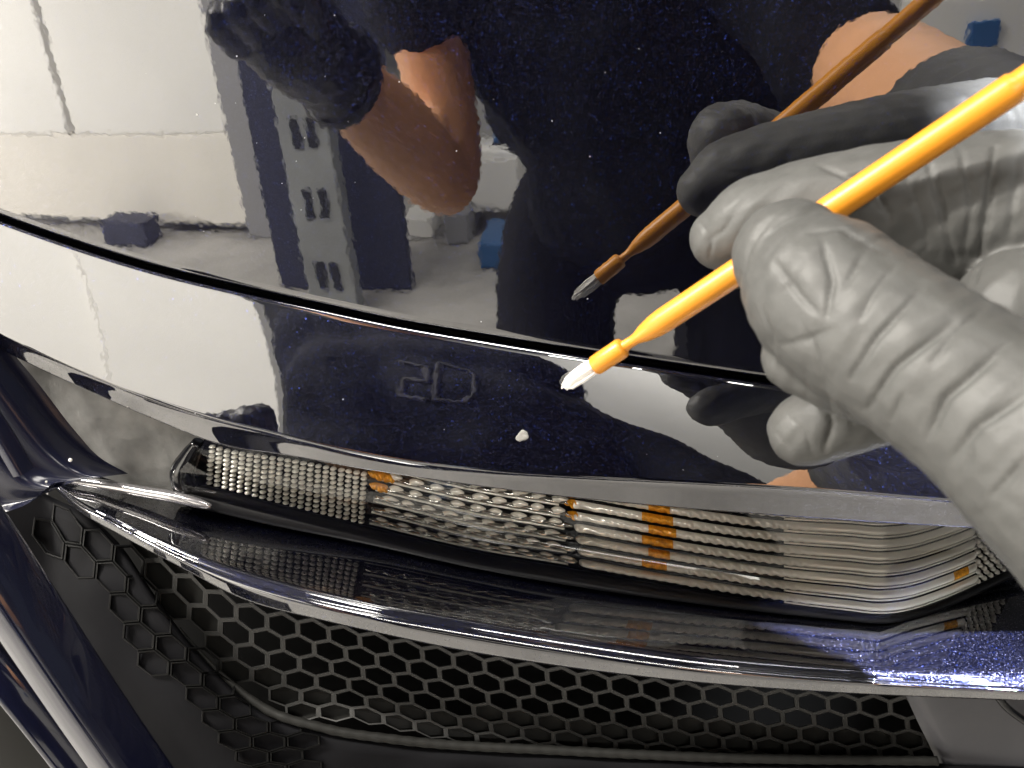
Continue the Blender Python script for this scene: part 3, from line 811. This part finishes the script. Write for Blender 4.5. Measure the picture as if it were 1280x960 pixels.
tag(box('blue_board', (RH(318, 200, -1.45)[0], -1.50, .004), (RH(490, 200, -1.45)[0], -1.46, .80), NAVYW), 'dark blue board standing behind the steel column', 'board')
cx0, cx1 = RH(362, 250, -1.3)[0], RH(425, 250, -1.3)[0]
COLO = empty('steel_column', ((cx0+cx1)/2, -1.3, 0)); tag(COLO, 'grey steel column with dark slots, mirrored left of the bent arm', 'column')
box('post', (cx0, -1.35, .004), (cx1, -1.3, .82), COLM, COLO, .004)
wc = cx1 - cx0
for py in (345, 255, 165):
    z = RH(400, py, -1.3)[2]
    for q in (.28, .58):
        box('slot', (cx0 + wc*q, -1.302, z-.03), (cx0 + wc*(q+.16), -1.296, z+.03), DARKM, COLO)
tag(box('added_white_panel', (xr+.01, DY-.05, .95), (xr+.47, DY+.04, 2.4), WHITEW, None, .005), 'added white panel widening the mirrored door in the bumper', 'cabinet')  # added white panel, extends the white door reflection in the bumper
o = box('crate', (RH(125, 280, DY+.16)[0], DY+.06, .004), (RH(178, 280, DY+.16)[0], DY+.16, .075), NAVYW, None, .004)
tag(o, 'small dark blue crate on the floor against the cream base board', 'crate')
# boxes and cabinets seen between the arm and the shirt
def rbox(name, p0, p1, Y, dep, mat, label, cat):
    a, b_ = RH(*p0, Y), RH(*p1, Y)
    lo = (min(a[0], b_[0]), Y-dep, max(min(a[2], b_[2]), .004)); hi = (max(a[0], b_[0]), Y, max(a[2], b_[2]))
    return tag(box(name, lo, hi, mat, None, .004), label, cat)
rbox('storage_box', (582, 200), (650, 262), -1.9, .3, WHITEP, 'white storage box behind the crouching person', 'box')
rbox('plastic_crate', (612, 125), (650, 178), -2.1, .2, BLUE, 'blue plastic crate high behind the elbow', 'crate')
rbox('tool_case', (612, 180), (640, 200), -2.05, .2, DARKM, 'black tool case under the blue crate', 'case')
rbox('cabinet', (505, 272), (545, 318), -1.85, .3, WHITEP, 'white cabinet below the bent elbow', 'cabinet')
rbox('drawer_unit', (552, 268), (590, 318), -1.8, .3, JAMB, 'grey drawer unit below the elbow', 'drawers')
rbox('bucket', (598, 305), (655, 345), -1.6, .2, BLUE, 'blue bucket on the floor behind the person', 'bucket')
rbox('added_white_block', (1150, 2), (1400, 420), -2.30, .18, WHITEP, 'added white block brightening the mirrored wall at far right', 'bench')  # added white block, brightens the reflection at upper right
rbox('wall_sign', (1215, 28), (1248, 58), -2.27, .03, BLUE, 'small blue sign on the added white block at far right', 'sign')

# light fixtures
def fixture(name, L, label, cat='ceiling light', grp='strip lights on the ceiling'):
    o = L; l = L.data
    e = empty(name, tuple(L.location)); tag(e, label, cat, grp)
    mw_ = o.rotation_euler.to_matrix()
    v, f = boxdata((-l.size/2-.03, -l.size_y/2-.02, .012), (l.size/2+.03, l.size_y/2+.02, .06))
    mesh('housing', [np.array(Vector(L.location) + mw_ @ Vector(q)) for q in v], f, WHITEP, e, False)
fixture('strip_light', DOORFILL, 'long added strip light washing the white panelled door')
fixture('strip_light', BAYLAMP, 'strip light above the car and the gloved hand')
fixture('added_low_lamp', LOWFILL, 'added low fill lamp at far left washing the foot of the white door', 'lamp', None)
fixture('added_side_lamp', ARMFILL, 'short added fill lamp at the left brightening the bent arm', 'lamp', None)
fixture('strip_light', WALLFILL, 'added strip light brightening the wall at the right of the bay')

WLT = empty('work_light', tuple(_wl)); tag(WLT, 'small black work light aimed at the right end of the lip', 'work light')
wd_ = unit(_wt - _wl)
v_, f_ = tube(np.array([_wl - wd_*.07, _wl - wd_*.06, _wl - wd_*.01, _wl + wd_*.004]), [.012, .020, .024, .028], 20, cap=False); mesh('shade', v_, f_, DARKM, WLT)
v_, f_ = tube(spline3([_wl - wd_*.07, _wl + A3([.05, .02, .35]), _wl + A3([.25, .1, .8]), A3([.9, .2, 2.6])], 30), .008, 10); mesh('arm', v_, f_, DARKM, WLT)
